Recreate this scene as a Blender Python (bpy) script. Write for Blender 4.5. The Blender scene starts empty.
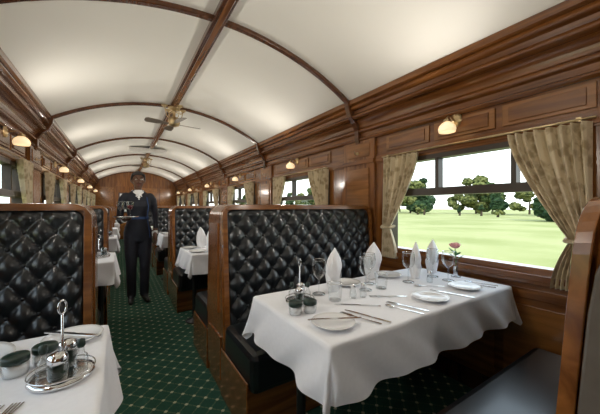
import bpy, bmesh, math, random
from mathutils import Vector, Matrix, noise
random.seed(7)
scene = bpy.context.scene
scene.view_settings.view_transform = 'Standard'
COL = scene.collection
PI = math.pi

# ---------------------------------------------------------------- materials
def newmat(name):
    m = bpy.data.materials.new(name); m.use_nodes = True
    nt = m.node_tree
    b = nt.nodes['Principled BSDF']
    return m, nt, b
def plain(name, col, rough=.5, metal=0., coat=0., emis=None, es=0., spec=None, noise_amt=.06, nscale=20):
    m, nt, b = newmat(name)
    tc = nt.nodes.new('ShaderNodeTexCoord'); n = nt.nodes.new('ShaderNodeTexNoise')
    n.inputs['Scale'].default_value = nscale; n.inputs['Detail'].default_value = 3
    nt.links.new(tc.outputs['Object'], n.inputs['Vector'])
    r = nt.nodes.new('ShaderNodeValToRGB')
    r.color_ramp.elements[0].position=.3; r.color_ramp.elements[1].position=.7
    r.color_ramp.elements[0].color = (*[c*(1-noise_amt) for c in col],1)
    r.color_ramp.elements[1].color = (*[min(1,c*(1+noise_amt)) for c in col],1)
    nt.links.new(n.outputs['Fac'], r.inputs['Fac']); nt.links.new(r.outputs['Color'], b.inputs['Base Color'])
    b.inputs['Roughness'].default_value = rough; b.inputs['Metallic'].default_value = metal
    b.inputs['Coat Weight'].default_value = coat; b.inputs['Coat Roughness'].default_value = .15
    if emis:
        b.inputs['Emission Color'].default_value = (*emis,1); b.inputs['Emission Strength'].default_value = es
    return m
def wood(name, axis, dark, light, rough=.25, coat=.6):
    m, nt, b = newmat(name)
    tc = nt.nodes.new('ShaderNodeTexCoord'); mp = nt.nodes.new('ShaderNodeMapping')
    sc = [9,9,9]; sc[axis] = .8
    mp.inputs['Scale'].default_value = sc
    n = nt.nodes.new('ShaderNodeTexNoise'); n.inputs['Scale'].default_value = 2.5
    n.inputs['Detail'].default_value = 6; n.inputs['Distortion'].default_value = .6
    r = nt.nodes.new('ShaderNodeValToRGB')
    r.color_ramp.elements[0].position=.3; r.color_ramp.elements[0].color=(*dark,1)
    r.color_ramp.elements[1].position=.7; r.color_ramp.elements[1].color=(*light,1)
    nt.links.new(tc.outputs['Object'], mp.inputs['Vector']); nt.links.new(mp.outputs['Vector'], n.inputs['Vector'])
    nt.links.new(n.outputs['Fac'], r.inputs['Fac']); nt.links.new(r.outputs['Color'], b.inputs['Base Color'])
    b.inputs['Roughness'].default_value = rough; b.inputs['Coat Weight'].default_value = coat
    b.inputs['Coat Roughness'].default_value = .12
    return m
M_woodY = wood('wood_grain_y',1,(.095,.030,.007),(.27,.100,.023))
M_woodZ = wood('wood_grain_z',2,(.110,.036,.008),(.29,.110,.026))
M_woodX = wood('wood_grain_x',0,(.110,.036,.008),(.28,.105,.025))
M_panel = wood('wood_panel_light',1,(.17,.064,.014),(.34,.140,.036))
M_dark  = wood('wood_dark',2,(.03,.012,.006),(.07,.028,.012))
M_rib   = wood('wood_rib',1,(.060,.021,.008),(.14,.048,.015))
M_ceil  = plain('ceiling_paint',(.86,.845,.79),.55,noise_amt=.015,nscale=2)
M_leather = plain('black_leather',(.008,.010,.012),.30,coat=.3)
M_button = plain('leather_button',(.008,.008,.009),.4,coat=.1)
M_inlay = plain('leather_facing_sheen',(.13,.115,.10),.25,coat=.8,noise_amt=.1)  # dark leather greyed: window reflection painted into the base colour
M_cloth = plain('white_linen',(.84,.85,.89),.8,noise_amt=.02,nscale=60)
M_napkin = plain('napkin_linen',(.88,.88,.90),.8,noise_amt=.02)
M_china = plain('white_china',(.82,.82,.82),.12,coat=.6,noise_amt=.01)
M_silver = plain('silver',(.75,.75,.76),.15,metal=1,noise_amt=.02)
M_brass = plain('brass',(.55,.42,.24),.3,metal=1)
M_blackm = plain('black_plastic',(.01,.012,.012),.35)
M_lidg = plain('dark_green_lid',(.012,.03,.022),.35)
M_shade = plain('lamp_glass',(.92,.84,.70),.25,emis=(1,.72,.40),es=.85,noise_amt=.01)
M_frame = plain('window_frame_dark',(.035,.020,.012),.4)
M_pink = plain('rose_petal',(.75,.36,.36),.6)
M_green = plain('leaf',(.05,.16,.04),.6)
M_bark = plain('bark',(.05,.035,.02),.9)
M_skin = plain('skin',(.13,.060,.036),.45,noise_amt=.05)
M_hair = plain('hair',(.008,.007,.007),.5)
M_unif = plain('uniform_navy',(.012,.014,.024),.75)
M_blue = plain('apron_blue',(.02,.06,.18),.7)
M_shoe = plain('shoe',(.008,.008,.008),.3,coat=.4)
M_eye = plain('eye_white',(.8,.8,.78),.3)
M_lip = plain('lip',(.20,.055,.045),.4)
M_wine = plain('wine_red',(.12,.005,.01),.2)
M_grille = plain('vent_white',(.75,.74,.70),.5)
M_concrete = plain('underfloor',(.05,.05,.05),.9)
M_blade = plain('fan_blade',(.16,.13,.10),.35,coat=.3)

def glassmat(name, tint=(1,1,1), g=.12):
    m = bpy.data.materials.new(name); m.use_nodes=True; nt=m.node_tree; nt.nodes.clear()
    o=nt.nodes.new('ShaderNodeOutputMaterial'); mx=nt.nodes.new('ShaderNodeMixShader')
    t=nt.nodes.new('ShaderNodeBsdfTransparent'); t.inputs['Color'].default_value=(*tint,1)
    gl=nt.nodes.new('ShaderNodeBsdfGlossy'); gl.inputs['Roughness'].default_value=.03
    lw=nt.nodes.new('ShaderNodeLayerWeight'); lw.inputs['Blend'].default_value=g
    nt.links.new(lw.outputs['Facing'],mx.inputs['Fac']); nt.links.new(t.outputs[0],mx.inputs[1]); nt.links.new(gl.outputs[0],mx.inputs[2])
    nt.links.new(mx.outputs[0],o.inputs['Surface']); return m
M_glass = glassmat('tableware_glass',(.95,.965,.97),.25)
M_pane = glassmat('window_glass',(.99,1,.99),.03)

def carpet():
    m, nt, b = newmat('carpet_green_lattice')
    N=nt.nodes.new; Lk=nt.links.new
    tc=N('ShaderNodeTexCoord'); sp=N('ShaderNodeSeparateXYZ'); Lk(tc.outputs['Object'],sp.inputs[0])
    def mth(op,a,bv=None):
        n=N('ShaderNodeMath'); n.operation=op
        for i,v in enumerate((a,bv)):
            if v is None: continue
            if isinstance(v,(int,float)): n.inputs[i].default_value=v
            else: Lk(v,n.inputs[i])
        return n.outputs[0]
    p=.115
    def tri(s):
        f=mth('FRACT',mth('DIVIDE',s,p)); return mth('ABSOLUTE',mth('SUBTRACT',f,.5))
    s1=mth('ADD',sp.outputs[0],sp.outputs[1]); s2=mth('SUBTRACT',sp.outputs[0],sp.outputs[1])
    a=tri(s1); c=tri(s2)
    mxx=mth('MAXIMUM',a,c); mnn=mth('MINIMUM',a,c)
    line=mth('GREATER_THAN',mxx,.455)
    dash=mth('GREATER_THAN',mth('FRACT',mth('MULTIPLY',mnn,10)),.45)
    line=mth('MULTIPLY',line,dash)
    node=mth('GREATER_THAN',mnn,.39)
    nz=N('ShaderNodeTexNoise'); nz.inputs['Scale'].default_value=60; Lk(tc.outputs['Object'],nz.inputs['Vector'])
    r=N('ShaderNodeValToRGB'); r.color_ramp.elements[0].color=(.008,.050,.034,1); r.color_ramp.elements[1].color=(.020,.11,.070,1)
    Lk(nz.outputs['Fac'],r.inputs['Fac'])
    m1=N('ShaderNodeMix'); m1.data_type='RGBA'; Lk(line,m1.inputs[0]); Lk(r.outputs['Color'],m1.inputs[6]); m1.inputs[7].default_value=(.15,.20,.11,1)
    m2=N('ShaderNodeMix'); m2.data_type='RGBA'; Lk(node,m2.inputs[0]); Lk(m1.outputs[2],m2.inputs[6]); m2.inputs[7].default_value=(.50,.50,.35,1)
    Lk(m2.outputs[2],b.inputs['Base Color']); b.inputs['Roughness'].default_value=.95
    return m
M_carpet=carpet()
def curtain_mat():
    m, nt, b = newmat('curtain_damask')
    N=nt.nodes.new; Lk=nt.links.new
    tc=N('ShaderNodeTexCoord')
    v=N('ShaderNodeTexVoronoi'); v.inputs['Scale'].default_value=16; Lk(tc.outputs['Object'],v.inputs['Vector'])
    n=N('ShaderNodeTexNoise'); n.inputs['Scale'].default_value=22; n.inputs['Distortion'].default_value=1.5; Lk(tc.outputs['Object'],n.inputs['Vector'])
    mt=N('ShaderNodeMath'); mt.operation='MULTIPLY'; Lk(v.outputs['Distance'],mt.inputs[0]); Lk(n.outputs['Fac'],mt.inputs[1])
    r=N('ShaderNodeValToRGB'); e=r.color_ramp.elements
    e[0].position=.11; e[0].color=(.40,.30,.17,1); e[1].position=.26; e[1].color=(.68,.57,.39,1)
    Lk(mt.outputs[0],r.inputs['Fac']); Lk(r.outputs['Color'],b.inputs['Base Color']); b.inputs['Roughness'].default_value=.85
    b.inputs['Sheen Weight'].default_value=.3
    return m
M_curt=curtain_mat()
def leafy(name,c0,c1,sc):
    m, nt, b = newmat(name)
    N=nt.nodes.new; Lk=nt.links.new
    tc=N('ShaderNodeTexCoord'); n=N('ShaderNodeTexNoise'); n.inputs['Scale'].default_value=sc; n.inputs['Detail'].default_value=8
    Lk(tc.outputs['Object'],n.inputs['Vector'])
    r=N('ShaderNodeValToRGB'); e=r.color_ramp.elements; e[0].position=.4; e[0].color=(*c0,1); e[1].position=.6; e[1].color=(*c1,1)
    Lk(n.outputs['Fac'],r.inputs['Fac']); Lk(r.outputs['Color'],b.inputs['Base Color']); b.inputs['Roughness'].default_value=.9
    b.inputs['Specular IOR Level'].default_value=.1
    return m
M_foliage=leafy('foliage',(.012,.026,.010),(.075,.105,.035),.9)
M_foliage2=leafy('foliage_olive',(.03,.042,.014),(.15,.16,.055),.9)
M_foliage3=leafy('foliage_pine',(.008,.020,.010),(.035,.065,.028),.9)
M_grass=leafy('grass',(.205,.225,.085),(.275,.285,.13),.12)

# ---------------------------------------------------------------- mesh builder
class MB:
    def __init__(s): s.v=[]; s.f=[]; s.mi=[]; s.sm=[]; s.mats=[]
    def m(s,mat):
        if mat not in s.mats: s.mats.append(mat)
        return s.mats.index(mat)
    def face(s,idx,mat,smooth=False): s.f.append(idx); s.mi.append(s.m(mat)); s.sm.append(smooth)
    def box(s,x0,x1,y0,y1,z0,z1,mat):
        b=len(s.v)
        s.v+=[(x0,y0,z0),(x1,y0,z0),(x1,y1,z0),(x0,y1,z0),(x0,y0,z1),(x1,y0,z1),(x1,y1,z1),(x0,y1,z1)]
        for q in ((0,3,2,1),(4,5,6,7),(0,1,5,4),(1,2,6,5),(2,3,7,6),(3,0,4,7)): s.face([b+i for i in q],mat)
    def rings(s,rings,mat,closed=True,cap0=True,cap1=True,smooth=True):
        b=len(s.v); n=len(rings[0])
        for r in rings: s.v+=[tuple(p) for p in r]
        for k in range(len(rings)-1):
            for i in range(n if closed else n-1):
                j=(i+1)%n
                s.face([b+k*n+i,b+k*n+j,b+(k+1)*n+j,b+(k+1)*n+i],mat,smooth)
        if closed and cap0: s.face([b+i for i in range(n)][::-1],mat)
        if closed and cap1: s.face([b+(len(rings)-1)*n+i for i in range(n)],mat)
    def lathe(s,prof,mat,c=(0,0,0),seg=24,axis='z',cap=False):
        rr=[]
        for r,z in prof:
            ring=[]
            for i in range(seg):
                a=2*PI*i/seg; x,y=r*math.cos(a),r*math.sin(a)
                if axis=='z': p=(c[0]+x,c[1]+y,c[2]+z)
                elif axis=='x': p=(c[0]+z,c[1]+x,c[2]+y)
                else: p=(c[0]+y,c[1]+z,c[2]+x)
                ring.append(p)
            rr.append(ring)
        s.rings(rr,mat,cap0=cap,cap1=cap)
    def ell(s,c,r,mat,seg=16,n=10,rot=None):
        rr=[]
        for k in range(n+1):
            t=PI*k/n; t=min(max(t,.02),PI-.02)
            ring=[]
            for i in range(seg):
                a=2*PI*i/seg
                p=Vector((r[0]*math.sin(t)*math.cos(a), r[1]*math.sin(t)*math.sin(a), -r[2]*math.cos(t)))
                if rot: p=rot@p
                ring.append((c[0]+p.x,c[1]+p.y,c[2]+p.z))
            rr.append(ring)
        s.rings(rr,mat)
    def tube(s,pts,mat,seg=12,flat=(1,1)):
        P=[Vector(p[:3]) for p in pts]; R=[p[3] for p in pts]
        rr=[]
        T=[]
        for i in range(len(P)):
            a=P[max(i-1,0)]; b=P[min(i+1,len(P)-1)]; T.append((b-a).normalized())
        seq=[]
        for k in (0.98,.8,.45): seq.append((P[0]-T[0]*R[0]*k, T[0], R[0]*math.sqrt(max(1-k*k,.02))))
        for i in range(len(P)): seq.append((P[i],T[i],R[i]))
        for k in (.45,.8,.98): seq.append((P[-1]+T[-1]*R[-1]*k, T[-1], R[-1]*math.sqrt(max(1-k*k,.02))))
        nrm=None
        for c,t,r in seq:
            if nrm is None:
                nrm=t.cross(Vector((0,0,1)) if abs(t.z)<.9 else Vector((1,0,0))).normalized()
            nrm=(nrm-t*nrm.dot(t)).normalized(); bn=t.cross(nrm)
            rr.append([c+nrm*(r*flat[0]*math.cos(2*PI*i/seg))+bn*(r*flat[1]*math.sin(2*PI*i/seg)) for i in range(seg)])
        s.rings(rr,mat)
    def prism(s,outline,z0,z1,mat,xf=None):
        n=len(outline); b=len(s.v)
        for z in (z0,z1):
            for p in outline:
                q=Vector((p[0],p[1],z)); 
                if xf: q=xf@q
                s.v.append(tuple(q))
        s.face(list(range(b,b+n))[::-1],mat); s.face(list(range(b+n,b+2*n)),mat)
        for i in range(n):
            j=(i+1)%n; s.face([b+i,b+j,b+n+j,b+n+i],mat)
    def mesh(s,name):
        me=bpy.data.meshes.new(name); me.from_pydata([tuple(v) for v in s.v],[],s.f)
        for m in s.mats: me.materials.append(m)
        me.polygons.foreach_set('material_index',s.mi); me.polygons.foreach_set('use_smooth',s.sm)
        bm=bmesh.new(); bm.from_mesh(me); bmesh.ops.recalc_face_normals(bm,faces=bm.faces); bm.to_mesh(me); bm.free()
        me.update(); return me
def obj(name,me,loc=(0,0,0),parent=None,rz=0,bevel=0,scale=None):
    if isinstance(me,MB): me=me.mesh(name)
    o=bpy.data.objects.new(name,me); COL.objects.link(o); o.location=loc; o.rotation_euler=(0,0,rz)
    if scale: o.scale=scale
    if parent: o.parent=parent
    if bevel:
        bv=o.modifiers.new('bevel','BEVEL'); bv.width=bevel; bv.segments=2; bv.limit_method='ANGLE'; bv.angle_limit=.6
    return o
def empty(name,loc=(0,0,0),rz=0):
    o=bpy.data.objects.new(name,None); COL.objects.link(o); o.location=loc; o.rotation_euler=(0,0,rz); o.empty_display_size=.1; return o

# ---------------------------------------------------------------- layout constants
XL,XR=-.80,2.0
XC=.6
YB,YE=-2.18,12.6
PITCH=2.1; W0=1.05; HW=.63
WIN=[W0+PITCH*k for k in range(-1,6)]
PIER=[2.04+PITCH*k for k in range(-2,6)]
Z_SILL,Z_TOP=.83,1.61

# floor
b=MB(); b.box(XL-.1,XR+.1,YB,YE,-.05,0,M_carpet); obj('floor',b)
# walls
def wall(name,x0,x1,side):
    b=MB()
    b.box(x0,x1,YB,YE,-.05,Z_SILL,M_woodY); b.box(x0,x1,YB,YE,Z_TOP,2.32,M_woodY)
    edges=[YB]
    for w in WIN: edges+=[w-HW,w+HW]
    edges.append(YE)
    for i in range(0,len(edges),2): b.box(x0,x1,edges[i],edges[i+1],Z_SILL,Z_TOP,M_woodZ)
    return obj(name,b)
wall('wall_right',XR,XR+.09,1); wall('wall_left',XL-.09,XL,-1)
# end walls
b=MB(); b.box(XL-.09,XR+.09,YE,YE+.08,-.05,2.75,M_woodZ)
for x in (XL+.05,.70,1.36):
    b.box(x,x+.56,YE-.02,YE,.15,.95,M_panel); b.box(x,x+.56,YE-.02,YE,1.05,1.95,M_panel)
obj('wall_end',b,bevel=.006)
b=MB(); b.box(XL-.09,XR+.09,YB-.08,YB,-.05,2.75,M_woodZ); obj('wall_back',b)
b=MB(); b.box(-.16,.60,YE-.05,YE-.001,0.002,1.98,M_woodZ)
b.box(-.06,.50,YE-.065,YE-.05,.12,.85,M_panel); b.box(-.04,.48,YE-.07,YE-.05,1.0,1.75,M_frame)
b.box(0,.44,YE-.075,YE-.07,1.04,1.71,M_china); b.lathe([(.0,0),(.02,0),(.02,.05),(0,.05)],M_brass,(.55,YE-.1,.98),12,'y')
obj('door_1',b,bevel=.005)
# ceiling vault
ZS,ZA=2.2,2.57; HWc=1.27
Rr=(HWc**2+(ZA-ZS)**2)/(2*(ZA-ZS)); zc=ZA-Rr; am=math.asin(HWc/Rr)
def arc(n,r,a0=None):
    return [(XC+r*math.sin(-am+2*am*i/n), zc+r*math.cos(-am+2*am*i/n)) for i in range(n+1)]
b=MB()
A=arc(40,Rr); B=arc(40,Rr+.05)
b.rings([[(x,YB,z) for x,z in A],[(x,YE,z) for x,z in A]],M_ceil,closed=False)
b.rings([[(x,YB,z) for x,z in B],[(x,YE,z) for x,z in B]],M_concrete,closed=False)
obj('ceiling',b)
# ribs + ridge
b=MB()
for y in PIER:
    inner=arc(40,Rr-.03); outer=arc(40,Rr+.005)
    b.rings([[(i_[0],y-.022,i_[1]),(i_[0],y+.022,i_[1]),(o_[0],y+.022,o_[1]),(o_[0],y-.022,o_[1])] for i_,o_ in zip(inner,outer)],M_rib,smooth=False)
obj('trim_1',b,bevel=.006)
b=MB(); b.box(XC-.045,XC+.045,YB,YE,ZA-.045,ZA+.005,M_rib); b.box(XC-.022,XC+.022,YB,YE,ZA-.06,ZA-.04,M_woodY)
obj('trim_2',b,bevel=.008)
# cornice
def bead(o0,z0,o1,z1,r,n=6):
    pts=[]
    dx,dz=o1-o0,z1-z0; l=math.hypot(dx,dz); nx,nz=dz/l,-dx/l
    for i in range(n+1):
        t=i/n; k=math.sin(PI*t)*r; pts.append((o0+dx*t+nx*k, z0+dz*t+nz*k))
    return pts
prof=[(0,1.85),(.02,1.85)]+bead(.022,1.852,.022,1.885,.016)+[(.010,1.888),(.010,1.925)]+bead(.022,1.928,.037,1.962,.014)+[(.028,1.969)]
for i in range(7):
    t=i/6; prof.append((.033+.055*(1-math.cos(t*PI/2)), 1.972+.07*math.sin(t*PI/2)))
prof+=[(.082,2.048)]+bead(.098,2.05,.112,2.09,.022)+[(.100,2.096),(.106,2.125)]+bead(.122,2.128,.138,2.165,.018)+[(.132,2.172),(.16,2.178),(.165,2.215),(.10,2.3),(0,2.3)]
for nm,xw,sg in (('trim_3',XR,-1),('trim_4',XL,1)):
    b=MB(); ring=[(xw+sg*o,z) for o,z in prof]
    b.rings([[(x,YB,z) for x,z in ring],[(x,YE,z) for x,z in ring]],M_woodY,smooth=False)
    for y in PIER:
        br=[(xw,1.83),(xw+sg*.035,1.83),(xw+sg*.05,1.88),(xw+sg*.05,1.95),(xw+sg*.09,2.02),(xw+sg*.145,2.07),(xw+sg*.175,2.15),(xw+sg*.185,2.215),(xw+sg*.12,2.26),(xw,2.26)]
        b.rings([[(x,y-.026,z) for x,z in br],[(x,y+.026,z) for x,z in br]],M_rib,smooth=False)
    obj(nm,b)
# wall mouldings, pilasters, panels
def wall_trim(name,xw,sg):
    b=MB()
    def bx(o0,o1,y0,y1,z0,z1,m):
        xa,xb=xw+sg*o0,xw+sg*o1; b.box(min(xa,xb),max(xa,xb),y0,y1,z0,z1,m)
    bx(0,.022,YB,YE,1.625,1.655,M_woodY)
    bx(0,.012,YB,YE,1.61,1.69,M_woodY)
    bx(0,.05,YB,YE,.795,.83,M_woodY); bx(0,.03,YB,YE,.77,.795,M_woodY)
    bx(0,.02,YB,YE,0,.12,M_dark); bx(0,.015,YB,YE,.68,.74,M_woodY)
    for w in WIN:
        for k in (-1,0,1):
            c=w+k*.45; bx(0,.012,c-.205,c+.205,1.705,1.835,M_panel); bx(.012,.02,c-.17,c+.17,1.725,1.815,M_woodY)
        for k in (-1,0,1):
            c=w+k*.45; bx(0,.012,c-.2,c+.2,.16,.64,M_panel)
    for y in PIER:
        bx(0,.028,y-.21,y+.21,.12,1.85,M_woodZ); bx(.028,.04,y-.15,y+.15,.85,1.58,M_panel); bx(.028,.045,y-.21,y+.21,1.62,1.66,M_woodY)
        bx(.028,.034,y-.15,y+.15,1.69,1.82,M_panel)
    obj(name,b,bevel=.006)
wall_trim('trim_5',XR,-1); wall_trim('trim_6',XL,1)
# windows
def window_mesh():
    b=MB()
    f=.035
    b.box(-.012,.07,-HW,-HW+f,Z_SILL,Z_TOP,M_frame); b.box(-.012,.07,HW-f,HW,Z_SILL,Z_TOP,M_frame)
    b.box(-.012,.07,-HW+f,HW-f,Z_SILL,Z_SILL+f,M_woodY); b.box(-.012,.07,-HW+f,HW-f,Z_TOP-f,Z_TOP,M_frame)
    b.box(-.02,.07,-HW+f,HW-f,1.30,1.355,M_frame)
    for y in (-.30+.0,.19): b.box(.0,.06,y-.014,y+.014,1.355,Z_TOP-f,M_frame)
    b.box(.03,.034,-HW+f,HW-f,Z_SILL+f,1.30,M_pane); b.box(.03,.034,-HW+f,HW-f,1.355,Z_TOP-f,M_pane)
    return b.mesh('window')
wm=window_mesh(); k=1
for y in WIN:
    obj('window_%d'%k,wm,(XR,y,0)); k+=1
    obj('window_%d'%k,wm,(XL,y,0),rz=PI); k+=1
# curtains
def curtain_mesh(seed):
    b=MB(); ns,nt=84,44; rr=[]
    rnd=random.Random(seed); ph=rnd.random()*6
    z0,z1=1.635,.78; tie=.70
    for j in range(nt+1):
        t=j/nt
        if t<tie:
            s_=t/tie; w=.36+( .085-.36)*(s_**1.5*(1.15-.15*s_)); 
        else:
            s_=(t-tie)/(1-tie); w=.085+.07*math.sin(s_*PI/2)
        amp=.026*(1-.55*min(1,t/tie)) if t<tie else .012+.012*(t-tie)/(1-tie)
        ring=[]
        for i in range(ns+1):
            s=i/ns
            y=w*s+.006*math.sin(3*s*PI+ph)*(1-t)
            x=amp*math.sin(2*PI*7.5*s+ph+.5*math.sin(t*3))+.007*math.sin(2*PI*17*s+2*t+ph)*(1-t)
            ring.append((x,y,z0+(z1-z0)*t))
        rr.append(ring)
    b.rings(rr,M_curt,closed=False)
    zt=z0+(z1-z0)*tie
    b.tube([(.03,-.01,zt+.015,.012),(-.034,.02,zt,.013),(-.036,.06,zt-.004,.013),(-.02,.095,zt,.012),(.03,.10,zt+.01,.012)],M_curt,8)
    return b.mesh('curtain')
cm=curtain_mesh(3)
rodb=MB(); rodb.tube([(0,-.66,1.648,.007),(0,.66,1.648,.007)],M_brass,8)
for y in (-.6,.6): rodb.box(-.005,.055,y-.01,y+.01,1.64,1.66,M_brass)
rodm=rodb.mesh('curtain_rod')
for y in WIN:
    for xw,sg in ((XR,-1),(XL,1)):
        x=xw+sg*.055
        rz=0 if sg<0 else PI
        obj('curtain_rod',rodm,(x,y,0),rz=rz)
        o=obj('curtain',cm,(x,y-.65,0))
        if sg>0: o.scale=(-1,1,1)
        o=obj('curtain',cm,(x,y+.66,0)); o.scale=(1 if sg<0 else -1,-1,1)

# ---------------------------------------------------------------- benches
ZT=1.228
def fdepth(z):
    if z<.42: return .20
    return .20+(.14-.20)*((z-.42)/(ZT-.42))
def bench(W,name,loc,r=.085):
    hw=W/2; root=empty(name,loc)
    key='W%.2f_%.2f'%(W,r)
    if key not in bench.cache:
        zs=[0,.2,.42,.7,1.0,ZT-r]+[ZT-r+r*math.sin(a*PI/16) for a in range(1,9)]
        b=MB(); rr=[]
        for z in zs:
            w=hw-(r-math.sqrt(max(r*r-max(0,z-(ZT-r))**2,0))); f=fdepth(z); c=.012
            rr.append([(-w,-f+c,z),(-w+c,-f,z),(w-c,-f,z),(w,-f+c,z),(w,f-c,z),(w-c,f,z),(-w+c,f,z),(-w,f-c,z)])
        b.rings(rr,M_woodX,smooth=False)
        frame=b.mesh('back_frame')
        rim=MB()
        for sg in (-1,1):
            path=[]
            w=hw
            for z in (.42,.7,1.0,ZT-r): path.append((-w,z,0))
            for a in range(1,9): path.append((-w+r-r*math.cos(a*PI/16),ZT-r+r*math.sin(a*PI/16),0))
            path2=path+[(-p[0],p[1],0) for p in path[::-1]]
            t=.036
            rr=[]
            for x,z,_ in path2:
                xi=max(min(x,w-t),-(w-t)); zi=min(z,ZT-t)
                f=fdepth(z); fi=fdepth(zi)
                rr.append([(x,sg*f,z),(x*.995,sg*(f+.022),z-.003),(xi,sg*(fi+.022),zi),(xi,sg*fi,zi)])
            rim.rings(rr,M_woodX,smooth=False)
        for sx in (-1,1):
            for (z0,z1,y) in ((.08,.36,.15),(.50,1.10,.095)):
                x0=sx*hw; x1=sx*(hw+.008); rim.box(min(x0,x1),max(x0,x1),-y,y,z0,z1,M_woodZ)
        rim=rim.mesh('rim')
        t=MB(); zl,zh=.43,ZT-.033; w0=hw-.034
        nx=int(2*w0/.0105); nz=int((zh-zl)/.0105); pw=2*w0/max(1,round(2*w0/.125)); phh=.155
        rr=[]
        for j in range(nz+1):
            z=zl+(zh-zl)*j/nz; rc=.055
            w=w0-(rc-math.sqrt(max(rc*rc-max(0,z-(zh-rc))**2,0)))
            ring=[]
            for i in range(nx+1):
                x=-w+2*w*i/nx; u=x/pw; v=(z-zl)/phh+.25
                pa=abs(math.sin(PI*(u+v))); pb=abs(math.sin(PI*(u-v)))
                e=min(1,min(w-abs(x),zh-z)/.035); e=math.sqrt(max(e,0))
                h=.032*(pa*pb)**.42*e
                ring.append((x,-(fdepth(z)+.002+h),z))
            rr.append(ring)
        t.rings(rr,M_leather,closed=False)
        for a in range(-40,40):
            for c in range(-40,40):
                u=(a+c)/2; v=(a-c)/2; x=u*pw; z=(v-.25)*phh+zl
                if abs(x)<w0-.03 and zl+.03<z<zh-.03: t.ell((x,-(fdepth(z)+.008),z),(.010,.007,.010),M_button,8,5)
        tuft=t.mesh('tufted_back')
        s=MB(); s.box(-hw+.004,hw-.004,-.655,-.19,.24,.455,M_leather); cush=s.mesh('cushion')
        p=MB(); p.box(-hw,hw,-.60,-.19,0,.245,M_woodX); 
        for sx in (-1,1):
            x0=sx*hw; x1=sx*(hw+.012); p.box(min(x0,x1),max(x0,x1),-.62,-.17,0,.30,M_woodX)
        plinth=p.mesh('plinth')
        bench.cache[key]=(frame,rim,tuft,cush,plinth)
    frame,rim,tuft,cush,plinth=bench.cache[key]
    obj('back_frame',frame,parent=root); obj('rim',rim,parent=root,bevel=.006)
    for i,rz in ((1,0),(2,PI)):
        obj('tufted_back_%d'%i,tuft,parent=root,rz=rz)
        obj('cushion_%d'%i,cush,parent=root,rz=rz,bevel=.035)
        obj('plinth_%d'%i,plinth,parent=root,rz=rz,bevel=.008)
    return root
bench.cache={}
BY=[1.99+PITCH*k for k in range(0,5)]
XRm=(.56+1.93)/2; WR=1.37; XLm=(-.755-.12)/2; WL=.635
for y in BY:
    bench(WR,'bench_seat',(XRm,y,0)); bench(WL,'bench_seat',(XLm,y,0))
nb=bench(WR,'bench_seat',(XRm,-.03,0))
# upholstered facing on the near bench's aisle end, window reflection painted in as grey
b=MB(); ol=[]
for z in (.62,.8,1.06): ol.append((-(fdepth(z)-.004),z))
for a in range(0,9): ol.append((-.143+.085*(1-math.cos(a*PI/16)),1.10+.085*math.sin(a*PI/16)))
ol=ol+[(-y,z) for y,z in ol[::-1]]
b.rings([[(-WR/2-.012,y,z) for y,z in ol],[(-WR/2+.001,y,z) for y,z in ol]],M_inlay,smooth=False)
obj('end_facing',b,parent=nb,bevel=.004)

# ---------------------------------------------------------------- tables
ZTAB=.75
def cloth_mesh(w,d,drop,seed):
    b=MB(); hx,hy=w/2,d/2; nx=int((w+2*drop)/.014); ny=int((d+2*drop)/.014); rr=[]
    for j in range(ny+1):
        ring=[]
        for i in range(nx+1):
            px=-hx-drop+(w+2*drop)*i/nx; py=-hy-drop+(d+2*drop)*j/ny
            qx=max(-hx,min(hx,px)); qy=max(-hy,min(hy,py)); vx,vy=px-qx,py-qy; e=math.hypot(vx,vy)
            if e<1e-6:
                ring.append((px,py,.002+.0008*math.sin(px*40)*math.sin(py*33))); continue
            dx,dy=vx/e,vy/e
            s=(px+py)*1.0
            fold=math.sin(s*17+seed)*.5+math.sin(s*31+seed*2)*.3
            corner=min(abs(vx),abs(vy))/drop
            if corner>0: 
                ang=math.atan2(abs(vy),abs(vx)); fold=fold*(1-.6)+.9*math.sin(ang*4)*corner*1.5
            o=.006+ (.05*e/drop*.5) + .030*(e/drop)*fold
            el=e*(1-.14*corner)
            z=-(el-.004) if e>.01 else -(e*e/.02)
            ring.append((qx+dx*o,qy+dy*o,z+.002))
        rr.append(ring)
    b.rings(rr,M_cloth,closed=False); return b.mesh('tablecloth')
def table_mesh(w,d,px):
    b=MB(); b.box(-w/2+.004,w/2-.004,-d/2+.004,d/2-.004,-.03,-.002,M_woodX)
    b.lathe([(.0,-.745),(.09,-.745),(.085,-.735),(.03,-.72),(.02,-.70),(.02,-.08),(.05,-.03)],M_blackm,(px,0,0),16)
    return b.mesh('dining_table')
TR=(1.33,.62,1.25); TL=(.64,.58,-.365)
cR=cloth_mesh(TR[0],TR[1],.19,1.3); cL=cloth_mesh(TL[0],TL[1],.19,4.1)
tR=table_mesh(TR[0],TR[1],-.58); tL=table_mesh(TL[0],TL[1],.22)
TY=[1.045+PITCH*k for k in range(0,6)]
for i,y in enumerate(TY):
    obj('dining_table',tR,(TR[2],y,ZTAB)); obj('tablecloth',cR,(TR[2],y,ZTAB))
    obj('dining_table',tL,(TL[2],y,ZTAB)); obj('tablecloth',cL,(TL[2],y,ZTAB))
ZP=ZTAB+.003
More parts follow.
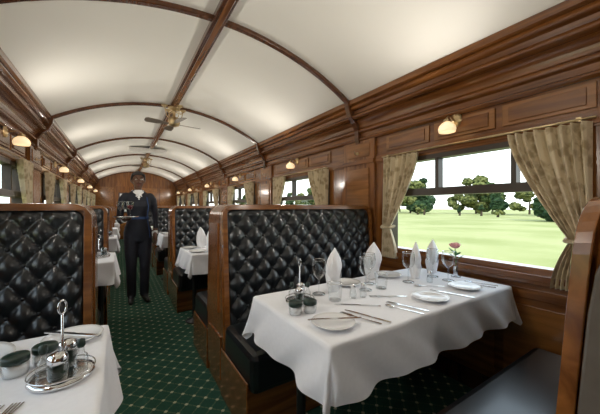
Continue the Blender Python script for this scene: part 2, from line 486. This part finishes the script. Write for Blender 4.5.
# tableware meshes
b=MB(); b.lathe([(.0,.004),(.04,.004),(.05,.006),(.075,.013),(.085,.017),(.086,.015),(.074,.009),(.05,0),(.0,0)],M_china,seg=32); plate=b.mesh('side_plate')
b=MB(); b.lathe([(.0,.004),(.07,.004),(.085,.008),(.12,.02),(.132,.024),(.133,.022),(.118,.015),(.085,0),(.0,0)],M_china,seg=40); dplate=b.mesh('dinner_plate')
b=MB(); b.lathe([(0,0),(.034,0),(.034,.003),(.006,.008),(.004,.02),(.004,.075),(.010,.083),(.028,.10),(.037,.125),(.038,.15),(.034,.18)],M_glass,seg=20)
b.lathe([(.0335,.179),(.035,.180),(.0345,.1815),(.0335,.179)],M_silver,seg=20); b.lathe([(.033,.001),(.035,.002),(.033,.004)],M_silver,seg=20)
goblet=b.mesh('wine_glass')
b=MB(); b.lathe([(0,0),(.03,0),(.034,.04),(.036,.085)],M_glass,seg=20); b.lathe([(.0355,.084),(.0368,.085),(.036,.0865),(.0355,.084)],M_silver,seg=20); b.lathe([(0,.002),(.028,.002),(.028,.006),(0,.006)],M_glass,seg=20); tumbler=b.mesh('water_glass')
def napkin_mesh():
    b=MB(); rr=[]; n=28; H=.232
    for j in range(17):
        t=j/16
        r=.036+.016*math.sin(t*PI*.9) if t<.5 else .052*(1-((t-.5)/.5)**1.8)+.0015
        ring=[]
        for i in range(n):
            a=2*PI*i/n
            k=1+.16*math.sin(4*a+t*5)+.08*math.sin(9*a-2*t)
            ring.append((r*k*1.05*math.cos(a)+.014*t*t, r*k*.55*math.sin(a), H*t))
        rr.append(ring)
    b.rings(rr,M_napkin)
    rr=[]
    for j in range(6):
        t=j/5; ring=[]
        for i in range(n):
            a=2*PI*i/n; h=.07+.035*max(0,math.cos(a*2+.6))
            ring.append(((.041+.014*t)*math.cos(a),(.026+.012*t)*math.sin(a),h*t))
        rr.append(ring)
    b.rings(rr,M_napkin,cap0=False,cap1=False)
    return b.mesh('folded_napkin')
napk=napkin_mesh()
def knife_mesh():
    b=MB(); b.prism([(-.007,-.105),(.007,-.105),(.006,-.02),(.009,.0),(.009,.08),(.002,.108),(-.004,.10),(-.005,0),(-.006,-.02)],0,.0035,M_silver); return b.mesh('knife')
def fork_mesh():
    o=[(-.006,-.10),(.006,-.10),(.003,-.01),(.004,.02),(.011,.04),(.012,.09),(.009,.09),(.008,.052),(.0055,.052),(.005,.09),(.002,.09),(.0015,.052),(-.0015,.052),(-.002,.09),(-.005,.09),(-.0055,.052),(-.008,.052),(-.009,.09),(-.012,.09),(-.011,.04),(-.004,.02),(-.003,-.01)]
    b=MB(); b.prism(o,0,.003,M_silver); return b.mesh('fork')
def spoon_mesh():
    b=MB(); b.prism([(-.005,-.09),(.005,-.09),(.002,.02),(.002,.04),(-.002,.04),(-.002,.02)],0,.003,M_silver); b.ell((0,.06,.004),(.015,.024,.004),M_silver,14,6); return b.mesh('spoon')
kn,fk,spn=knife_mesh(),fork_mesh(),spoon_mesh()
def cruet_mesh():
    b=MB()
    b.lathe([(0,.0),(.082,0),(.086,.006),(.084,.012),(.07,.013),(.0,.013)],M_silver,seg=36)
    b.lathe([(.0855,.02),(.0875,.022),(.0855,.024),(.0835,.022),(.0855,.02)],M_silver,seg=36)
    b.lathe([(.004,.013),(.004,.17),(.002,.172)],M_silver,seg=10)
    pts=[(.014*math.cos(a),0,.188+.018*math.sin(a),.003) for a in [(-.5+i/8)*PI for i in range(0,17)]]
    b.tube(pts,M_silver,8)
    for a,kind in ((.5,0),(2.1,1),(3.7,0),(5.3,1)):
        x,y=.048*math.cos(a),.048*math.sin(a)
        if kind==0:
            b.lathe([(0,.013),(.024,.013),(.026,.03),(.026,.055),(.022,.062)],M_glass,(x,y,0),16)
            b.lathe([(0,.014),(.022,.014),(.023,.05),(0,.052)],M_lidg,(x,y,0),16)
            b.lathe([(.024,.060),(.026,.064),(.025,.078),(.012,.084),(0,.085)],M_silver,(x,y,0),16)
        else:
            b.lathe([(0,.013),(.018,.013),(.02,.03),(.018,.05),(.009,.058),(.008,.075)],M_glass,(x,y,0),16)
            b.lathe([(.009,.072),(.012,.078),(.011,.092),(0,.096)],M_lidg,(x,y,0),14)
    return b.mesh('cruet_stand')
cru=cruet_mesh()
def pot_mesh():
    b=MB(); b.lathe([(0,0),(.026,0),(.029,.01),(.029,.032),(.024,.038)],M_glass,seg=18); b.lathe([(.028,.034),(.030,.036),(.030,.05),(.027,.053),(0,.053)],M_lidg,seg=18)
    b.lathe([(0,.001),(.025,.001),(.027,.03),(0,.031)],M_china,seg=16)
    return b.mesh('condiment_jar')
pot=pot_mesh()
b=MB(); b.lathe([(0,0),(.016,0),(.018,.02),(.013,.045),(.010,.05)],M_glass,seg=14); b.lathe([(.010,.048),(.013,.052),(.012,.066),(0,.07)],M_silver,seg=14); shaker=b.mesh('salt_shaker')
def vase_mesh():
    b=MB(); b.lathe([(0,0),(.03,0),(.03,.004),(.012,.015),(.016,.05),(.011,.09),(.016,.115)],M_glass,seg=18)
    b.lathe([(.013,.004),(.015,.05),(.010,.07)],M_silver,seg=14)
    b.tube([(0,0,.01,.002),(.002,0,.1,.002),(-.008,0,.185,.0025)],M_green,6)
    b.tube([(0,0,.05,.002),(.02,.01,.14,.002)],M_green,6)
    c=(-.009,0,.205)
    b.ell(c,(.016,.016,.019),M_pink,12,8)
    for k in range(9):
        a=k*2.4; r=.010+.0014*k
        rot=Matrix.Rotation(a,3,'Z')@Matrix.Rotation(.5+.05*k,3,'Y')
        b.ell((c[0]+r*1.2*math.cos(a),c[1]+r*1.2*math.sin(a),c[2]-.001*k+.003),(.007,.017,.019),M_pink,10,6,rot)
    for a,z in ((.6,.15),(2.6,.14),(4.2,.155),(5.4,.13),(1.6,.17)):
        rot=Matrix.Rotation(a,3,'Z')@Matrix.Rotation(-.6,3,'Y')
        b.ell((.026*math.cos(a),.026*math.sin(a),z),(.026,.012,.0015),M_green,10,6,rot)
    return b.mesh('rose_vase')
vase=vase_mesh()
def put(nm,me,x,y,rz=0,z=None,s=None): return obj(nm,me,(x,y,ZP if z is None else z),rz=rz,scale=s)
# right table, first bay
put('folded_napkin',napk,.99,1.215,.3); put('folded_napkin',napk,1.36,1.28,-.2)
put('folded_napkin',napk,1.62,1.15,.5); put('folded_napkin',napk,1.83,1.17,.1)
put('rose_vase',vase,1.86,1.02)
put('cruet_stand',cru,.73,1.15,.4,s=(.8,.8,1))
put('condiment_jar',pot,.70,1.02); put('condiment_jar',pot,.635,1.035)
put('wine_glass',goblet,.88,1.20); put('wine_glass',goblet,1.14,1.12); put('water_glass',tumbler,.89,1.08)
put('wine_glass',goblet,1.48,1.10); put('wine_glass',goblet,1.72,.99); put('water_glass',tumbler,1.24,1.10); put('wine_glass',goblet,1.25,1.20)
put('wine_glass',goblet,1.73,1.10)
put('salt_shaker',shaker,.99,1.06); put('salt_shaker',shaker,1.59,1.03); put('salt_shaker',shaker,1.045,1.045)
put('side_plate',plate,.70,.86); put('side_plate',plate,1.30,.84); put('side_plate',plate,1.64,.85)
put('side_plate',plate,1.13,1.27); put('side_plate',plate,1.50,1.27)
put('knife',kn,.71,.86,1.1,ZP+.0185)
for x,y,r in ((.87,.85,.3),(1.47,.83,.3),(.93,.965,.9)): put('knife',kn,x,y,r)
for x,y,r in ((.83,.855,.3),(1.11,.84,.3),(1.76,.85,.3),(1.15,.98,1.0)): put('fork',fk,x,y,r)
for x,y,r in ((1.065,.82,.3),(1.81,.85,.3),(1.50,.98,.9)): put('spoon',spn,x,y,r)
# left table, first bay
put('cruet_stand',cru,-.130,.985,.9,s=(.84,.84,1)); put('condiment_jar',pot,-.24,1.07); put('condiment_jar',pot,-.185,1.105)
put('side_plate',plate,-.135,1.245); put('dinner_plate',dplate,-.40,1.18)
put('knife',kn,-.14,1.245,.9,ZP+.0185); put('fork',fk,-.225,.82,-.3); put('fork',fk,-.26,.83,-.3)
put('wine_glass',goblet,-.47,1.0); put('folded_napkin',napk,-.60,1.24,0); put('salt_shaker',shaker,-.32,1.0)
# other bays
for i,y in enumerate(TY[1:]):
    for x,dy in ((.78,.16),(1.25,.16),(.80,-.18),(1.30,-.18),(1.7,.0)):
        put('folded_napkin',napk,x,y+dy,x*3)
        if i<2:
            put('side_plate',plate,x-.13,y+dy*.9)
            if i<1: put('wine_glass',goblet,x+.09,y+dy*.5)
    put('folded_napkin',napk,-.34,y+.16,.2); put('folded_napkin',napk,-.34,y-.16,.6)
    if i<2: put('cruet_stand',cru,-.16,y,.2); put('side_plate',plate,-.17,y+.18)

# ---------------------------------------------------------------- sconces
def sconce_mesh():
    b=MB()
    b.lathe([(0,-.018),(.02,-.018),(.03,-.010),(.045,-.006),(.048,0),(0,0)],M_brass,(0,0,0),24,'x')
    b.tube([(-.015,0,0,.007),(-.05,0,.015,.006),(-.085,0,.012,.006),(-.10,0,-.005,.008)],M_brass,10)
    b.lathe([(.012,0),(.022,-.006),(.024,-.02),(.020,-.025)],M_brass,(-.10,0,-.005),18)
    b.lathe([(.020,-.022),(.036,-.032),(.051,-.05),(.056,-.07),(.051,-.092),(.048,-.092),(.053,-.07),(.048,-.05),(.03,-.034)],M_shade,(-.10,0,-.005),24)
    b.ell((-.10,0,-.06),(.018,.018,.025),M_shade,12,8)
    for a in range(8):
        t=a*PI/4; b.ell((-.010,.037*math.cos(t),.037*math.sin(t)),(.005,.006,.006),M_brass,8,5)
    return b.mesh('wall_sconce')
scm=sconce_mesh()
for y in WIN:
    for xw,rz in ((XR-.02,0),(XL+.02,PI)):
        root=obj('wall_sconce',scm,(xw,y+.04,1.815),rz=rz)
        l=bpy.data.lights.new('bulb','AREA'); l.shape='DISK'; l.size=.07; l.energy=8.2; l.color=(1,.93,.83)
        lo=bpy.data.objects.new('bulb',l); COL.objects.link(lo); lo.parent=root; lo.location=(-.162,0,-.065)
        lo.rotation_euler=(0,math.radians(90+12),0)
# coat hooks on pilasters
b=MB(); b.lathe([(0,-.008),(.014,-.008),(.016,0),(0,0)],M_brass,(0,0,0),14,'x'); b.tube([(-.006,0,0,.004),(-.03,0,-.01,.004),(-.04,0,.012,.005)],M_brass,8); hk=b.mesh('coat_hook')
for y in PIER[1:]:
    obj('coat_hook',hk,(XR-.034,y,1.73)); obj('coat_hook',hk,(XL+.034,y,1.73),rz=PI)

# ---------------------------------------------------------------- ceiling fans
def fan_mesh():
    b=MB()
    b.lathe([(0,0),(.075,0),(.075,-.012),(.05,-.03),(.02,-.04),(.018,-.12),(.05,-.13),(.07,-.15),(.075,-.20),(.06,-.235),(.02,-.25),(0,-.25)],M_brass,seg=28)
    for k in range(4):
        a=k*PI/2+.4; c,s=math.cos(a),math.sin(a)
        b.tube([(.02*c,.02*s,-.05,.006),(.10*c,.10*s,-.06,.006),(.13*c,.13*s,-.03,.006)],M_brass,8)
        b.lathe([(.012,0),(.035,.018),(.04,.03),(.036,.03),(.01,.003)],M_brass,(.13*c,.13*s,-.03),16)
        b.tube([(.13*c,.13*s,-.03,.006),(.10*c,.10*s,-.13,.005),(.05*c,.05*s,-.16,.006)],M_brass,8)
    for k in range(4):
        a=k*PI/2+.15; R=Matrix.Rotation(a,4,'Z')@Matrix.Translation((0,0,-.215))@Matrix.Rotation(.22,4,'X')
        o=[(.06,-.018),(.12,-.03),(.20,-.055),(.32,-.06),(.345,-.03),(.345,.03),(.32,.055),(.20,.045),(.12,.025),(.06,.018)]
        b.prism(o,-.003,.003,M_blade,R)
    return b.mesh('ceiling_fan')
fm=fan_mesh()
obj('ceiling_fan',fm,(XC,4.02,ZA-.06)); obj('ceiling_fan',fm,(XC,8.6,ZA-.06))
b=MB(); b.box(-.38,.38,-.16,.16,-.05,0,M_grille)
for i in range(9): b.box(-.34,.34,-.13+i*.03,-.12+i*.03,-.06,-.05,M_grille)
obj('air_vent',b,(XC-.06,7.3,ZA-.05),bevel=.006)

# ---------------------------------------------------------------- waitress
def realize(mb,name,vox,matfn,mats,parent,smooth=6,loc=(0,0,0)):
    me=mb.mesh(name); o=bpy.data.objects.new(name,me); COL.objects.link(o)
    r=o.modifiers.new('r','REMESH'); r.mode='VOXEL'; r.voxel_size=vox; r.use_smooth_shade=True
    if smooth:
        s=o.modifiers.new('s','SMOOTH'); s.iterations=smooth; s.factor=.5
    dg=bpy.context.evaluated_depsgraph_get(); dg.update()
    nm=bpy.data.meshes.new_from_object(o.evaluated_get(dg)); bpy.data.objects.remove(o)
    nm.materials.clear()
    for m in mats: nm.materials.append(m)
    for p in nm.polygons:
        p.material_index=matfn(p.center); p.use_smooth=True
    o=bpy.data.objects.new(name,nm); COL.objects.link(o); o.parent=parent; o.location=loc; return o
root=empty('waitress',(.20,4.22,0),.05)
b=MB()
def ering(z,rx,ry,cy=0,cx=0,n=28): return [(cx+rx*math.cos(2*PI*i/n),cy+ry*math.sin(2*PI*i/n),z) for i in range(n)]
b.rings([ering(.76,.11,.085),ering(.80,.148,.105,.005),ering(.88,.162,.116,.012),ering(.96,.148,.106,.008),ering(1.03,.122,.092),ering(1.08,.117,.088),ering(1.15,.127,.10,-.005),ering(1.22,.142,.118,-.018),ering(1.28,.148,.112,-.012),ering(1.33,.152,.090,.0),ering(1.37,.135,.076,.004),ering(1.40,.09,.064,.006),ering(1.43,.058,.054,.004)],M_unif)
for sx in (-1,1):
    b.tube([(sx*.077,.0,.84,.086),(sx*.078,-.005,.68,.078),(sx*.076,-.012,.46,.063),(sx*.074,.0,.28,.057),(sx*.072,.012,.08,.053)],M_unif,18)
    b.tube([(sx*.075,.045,.038,.036),(sx*.08,-.04,.040,.038),(sx*.09,-.13,.028,.032),(sx*.092,-.16,.024,.025)],M_shoe,14)
b.tube([(-.135,.0,1.345,.052),(-.168,.005,1.305,.050),(-.19,.02,1.18,.043),(-.20,.03,1.045,.039),(-.192,-.04,1.035,.037),(-.172,-.13,1.045,.032),(-.160,-.19,1.05,.027)],M_unif,14)
b.tube([(.135,.0,1.345,.052),(.168,.005,1.305,.050),(.19,.02,1.18,.043),(.205,.03,1.06,.038),(.206,.0,.96,.033),(.198,-.035,.87,.026)],M_unif,14)
def bodymat(c):
    if c.z<.062: return 2
    if c.x<-.10 and c.y<-.135 and c.z>1.0 and c.z<1.12: return 1
    if c.x>.16 and c.z<.93 and c.z>.5: return 1
    if c.z>1.30 and c.y<-.03 and abs(c.x)<(c.z-1.30)*.42: return 3
    return 0
realize(b,'body',.010,bodymat,[M_unif,M_skin,M_shoe,M_napkin],root,4)
s=MB()
# shirt collar, two points
for sx in (-1,1):
    s.tube([(sx*.012,.058,1.425,.010),(sx*.060,.02,1.422,.011),(sx*.050,-.045,1.402,.012),(sx*.018,-.082,1.368,.012),(sx*.030,-.098,1.345,.008)],M_napkin,10,(1,.7))
s.tube([(.09,-.085,1.33,.010),(.105,-.120,1.22,.010),(.09,-.103,1.08,.010),(.112,-.09,.95,.010),(.127,-.085,.82,.010)],M_blue,8,(1,.5))
s.rings([ering(1.055,.124,.095,0),ering(1.085,.123,.093,0)],M_blue,cap0=False,cap1=False)
# cuffs
s.tube([(-.166,-.165,1.049,.031),(-.163,-.18,1.050,.031)],M_napkin,14)
s.tube([(.199,-.030,.882,.030),(.198,-.034,.870,.030)],M_napkin,14)
obj('collar_and_trim',s,parent=root)
h=MB()
h.tube([(0,.006,1.38,.050),(0,.0,1.45,.044),(0,-.005,1.50,.048)],M_skin,18)
h.ell((0,.008,1.575),(.070,.090,.09),M_skin,24,16)
h.ell((0,-.02,1.525),(.058,.066,.075),M_skin,24,16)
h.ell((0,-.05,1.478),(.030,.030,.028),M_skin,16,10)
h.tube([(0,-.086,1.565,.008),(0,-.098,1.538,.010),(0,-.103,1.522,.013)],M_skin,10)
for sx in (-1,1):
    h.ell((sx*.012,-.090,1.518),(.009,.009,.008),M_skin,10,8)
    h.ell((sx*.074,.01,1.545),(.009,.018,.030),M_skin,12,8)
    h.ell((sx*.038,-.062,1.535),(.022,.02,.022),M_skin,12,8)
    h.tube([(sx*.014,-.086,1.583,.007),(sx*.034,-.082,1.588,.008),(sx*.052,-.068,1.582,.006)],M_skin,8)
realize(h,'head',.005,lambda c:0,[M_skin],root,3)
f=MB()
f.ell((0,-.0835,1.497),(.023,.010,.005),M_lip,14,8); f.ell((0,-.082,1.489),(.020,.010,.006),M_lip,14,8)
for sx in (-1,1):
    f.ell((sx*.030,-.079,1.560),(.0135,.009,.008),M_eye,12,8); f.ell((sx*.030,-.086,1.560),(.006,.004,.006),M_hair,10,6)
    f.tube([(sx*.016,-.092,1.583,.003),(sx*.033,-.090,1.590,.0035),(sx*.050,-.075,1.584,.0025)],M_hair,6)
obj('facial_features',f,parent=root)
hr=MB()
hr.ell((0,.025,1.595),(.078,.09,.083),M_hair,24,16); hr.ell((0,.045,1.56),(.075,.07,.075),M_hair,20,14)
hr.ell((0,.10,1.60),(.045,.045,.045),M_hair,16,10)
hr.ell((0,-.03,1.632),(.058,.045,.035),M_hair,18,10)
for sx in (-1,1): hr.tube([(sx*.058,-.04,1.625,.02),(sx*.070,-.01,1.59,.016),(sx*.074,.02,1.545,.014)],M_hair,10)
realize(hr,'hair',.007,lambda c:0,[M_hair],root,3)
def hand(name,w,d,n,side,curl,spread=.12):
    w=Vector(w); d=Vector(d).normalized(); n=Vector(n); n=(n-d*n.dot(d)).normalized(); s=d.cross(n)
    if s.dot(Vector(side))<0: s=-s
    m=MB()
    P=lambda a,b_,c: w+d*a+s*b_+n*c
    m.tube([(*P(-.025,0,0),.024),(*P(.0,0,0),.024)],M_skin,12)
    for k,(bx) in enumerate((.030,.010,-.010,-.028)):
        m.tube([(*P(0,bx*.5,0),.016),(*P(.045,bx*.9,0),.015),(*P(.082,bx,0),.012)],M_skin,10)
    Ls=(.068,.078,.072,.056)
    for k,bx in enumerate((.031,.010,-.011,-.030)):
        ang=0; p=Vector((.082,bx,0)); pts=[(*P(*p),.0098)]; sp=spread*(1.5-k)*.35*1.0
        for q,fr in enumerate((.45,.30,.25)):
            ang+=curl*(.6 if q==0 else 1)
            l=Ls[k]*fr; p=p+Vector((l*math.cos(ang)*math.cos(sp),l*math.sin(sp),l*math.sin(ang)))
            pts.append((*P(*p),.0090-.0009*q))
        m.tube(pts,M_skin,10)
    m.tube([(*P(.012,.020,.004),.014),(*P(.035,.044,.012),.0115),(*P(.058,.056,.022),.0095),(*P(.078,.058,.030),.008)],M_skin,10)
    return realize(m,name,.0038,lambda c:0,[M_skin],root,2)
hand('hand_right',(-.158,-.215,1.055),(.02,-1,.10),(0,0,1),(1,0,0),.06,.5)
hand('hand_left',(.195,-.045,.845),(0,-.15,-1),(-1,-.2,0),(0,-1,0),.38)
TRZ=1.090; TX=-.15
t=MB(); t.lathe([(0,0),(.12,0),(.133,.012),(.136,.012),(.123,-.004),(0,-.004)],M_silver,seg=36)
obj('serving_tray',t,(TX,-.30,TRZ),parent=root)
for nm,dx,dy,me in (('carried_glass_1',-.06,-.02,goblet),('carried_glass_2',.035,-.05,goblet),('carried_glass_3',-.005,.05,goblet)):
    obj(nm,me,(TX+dx,-.30+dy,TRZ+.001),parent=root)
wv=MB(); wv.lathe([(0,.09),(.024,.103),(.033,.126),(.034,.14),(0,.14)],M_wine,seg=16)
obj('carried_glass_2_wine',wv,parent=root,loc=(TX+.035,-.35,TRZ+.001))

# ---------------------------------------------------------------- outside
b=MB(); b.box(-360,360,-360,360,-1.6,-1.5,M_grass); obj('lawn_ground',b)
def tree_row(name,x0,x1,y0,y1,n,hmin,hmax,seed,blobs=14):
    rnd=random.Random(seed)
    b=MB()
    base=bmesh.new(); bmesh.ops.create_icosphere(base,subdivisions=3,radius=1); bv=[v.co.copy() for v in base.verts]; bf=[[v.index for v in f.verts] for f in base.faces]; base.free()
    for k in range(n):
        x=rnd.uniform(x0,x1); y=y0+(y1-y0)*(k+rnd.random())/n; H=rnd.uniform(hmin,hmax)
        q_=rnd.random(); fm_=M_foliage if q_<.45 else (M_foliage2 if q_<.75 else M_foliage3)
        tall = q_>=.75
        b.tube([(x,y,-1.5,.35),(x+.2,y,-1.5+H*.5,.22)],M_bark,8)
        for q in range(blobs):
            hz=rnd.uniform(.15,.86)
            if tall: spread=.20*(1.05-hz); r=H*(.07+.12*(1-hz))
            else: spread=.34*math.sin(PI*min(1,hz*.9+.12)); r=H*rnd.uniform(.09,.17)
            c=Vector((x+rnd.uniform(-1,1)*spread*H,y+rnd.uniform(-1,1)*spread*H,-1.5+H*hz))
            c.z=max(c.z,-1.5+r*.6); s=len(b.v)
            for v in bv:
                kx=1+.30*noise.noise(v*2.3+c)+.34*noise.noise(v*5+c)
                p=c+Vector((v.x*r*kx*1.1,v.y*r*kx*1.1,v.z*r*kx*.85)); b.v.append(tuple(p))
            for f in bf: b.face([s+i for i in f],fm_,False)
    return obj(name,b)
tree_row('tree_row',105,135,-10,300,46,9,18,1)
tree_row('tree_row',-125,-100,0,260,24,9,17,2,8)
tree_row('shrub_row',84,98,-10,280,46,2.4,4.8,5,7)
tree_row('garden_tree',68,71,16,20,1,14,14.5,9,26)
l=bpy.data.lights.new('sun','SUN'); l.energy=4.2; l.angle=.02; l.color=(1,.94,.82)
so=bpy.data.objects.new('sun',l); COL.objects.link(so); so.rotation_euler=(math.radians(38),math.radians(-14),0)
# world
w=bpy.data.worlds.new('sky'); scene.world=w; w.use_nodes=True; nt=w.node_tree; bg=nt.nodes['Background']
tc=nt.nodes.new('ShaderNodeTexCoord'); sp=nt.nodes.new('ShaderNodeSeparateXYZ'); r=nt.nodes.new('ShaderNodeValToRGB')
nt.links.new(tc.outputs['Generated'],sp.inputs[0]); nt.links.new(sp.outputs[2],r.inputs['Fac']); nt.links.new(r.outputs['Color'],bg.inputs['Color'])
e=r.color_ramp.elements; e[0].position=0; e[0].color=(.86,.90,.90,1); e[1].position=.5; e[1].color=(.66,.80,.95,1)
bg.inputs['Strength'].default_value=3.2
# camera
cam=bpy.data.cameras.new('camera'); cam.lens=17; cam.sensor_width=36; cam.sensor_fit='HORIZONTAL'; cam.clip_start=.02; cam.clip_end=1000
co=bpy.data.objects.new('camera',cam); COL.objects.link(co); co.location=(0,0,1.21); co.rotation_euler=(math.radians(90),0,-math.atan(180/283))
scene.camera=co
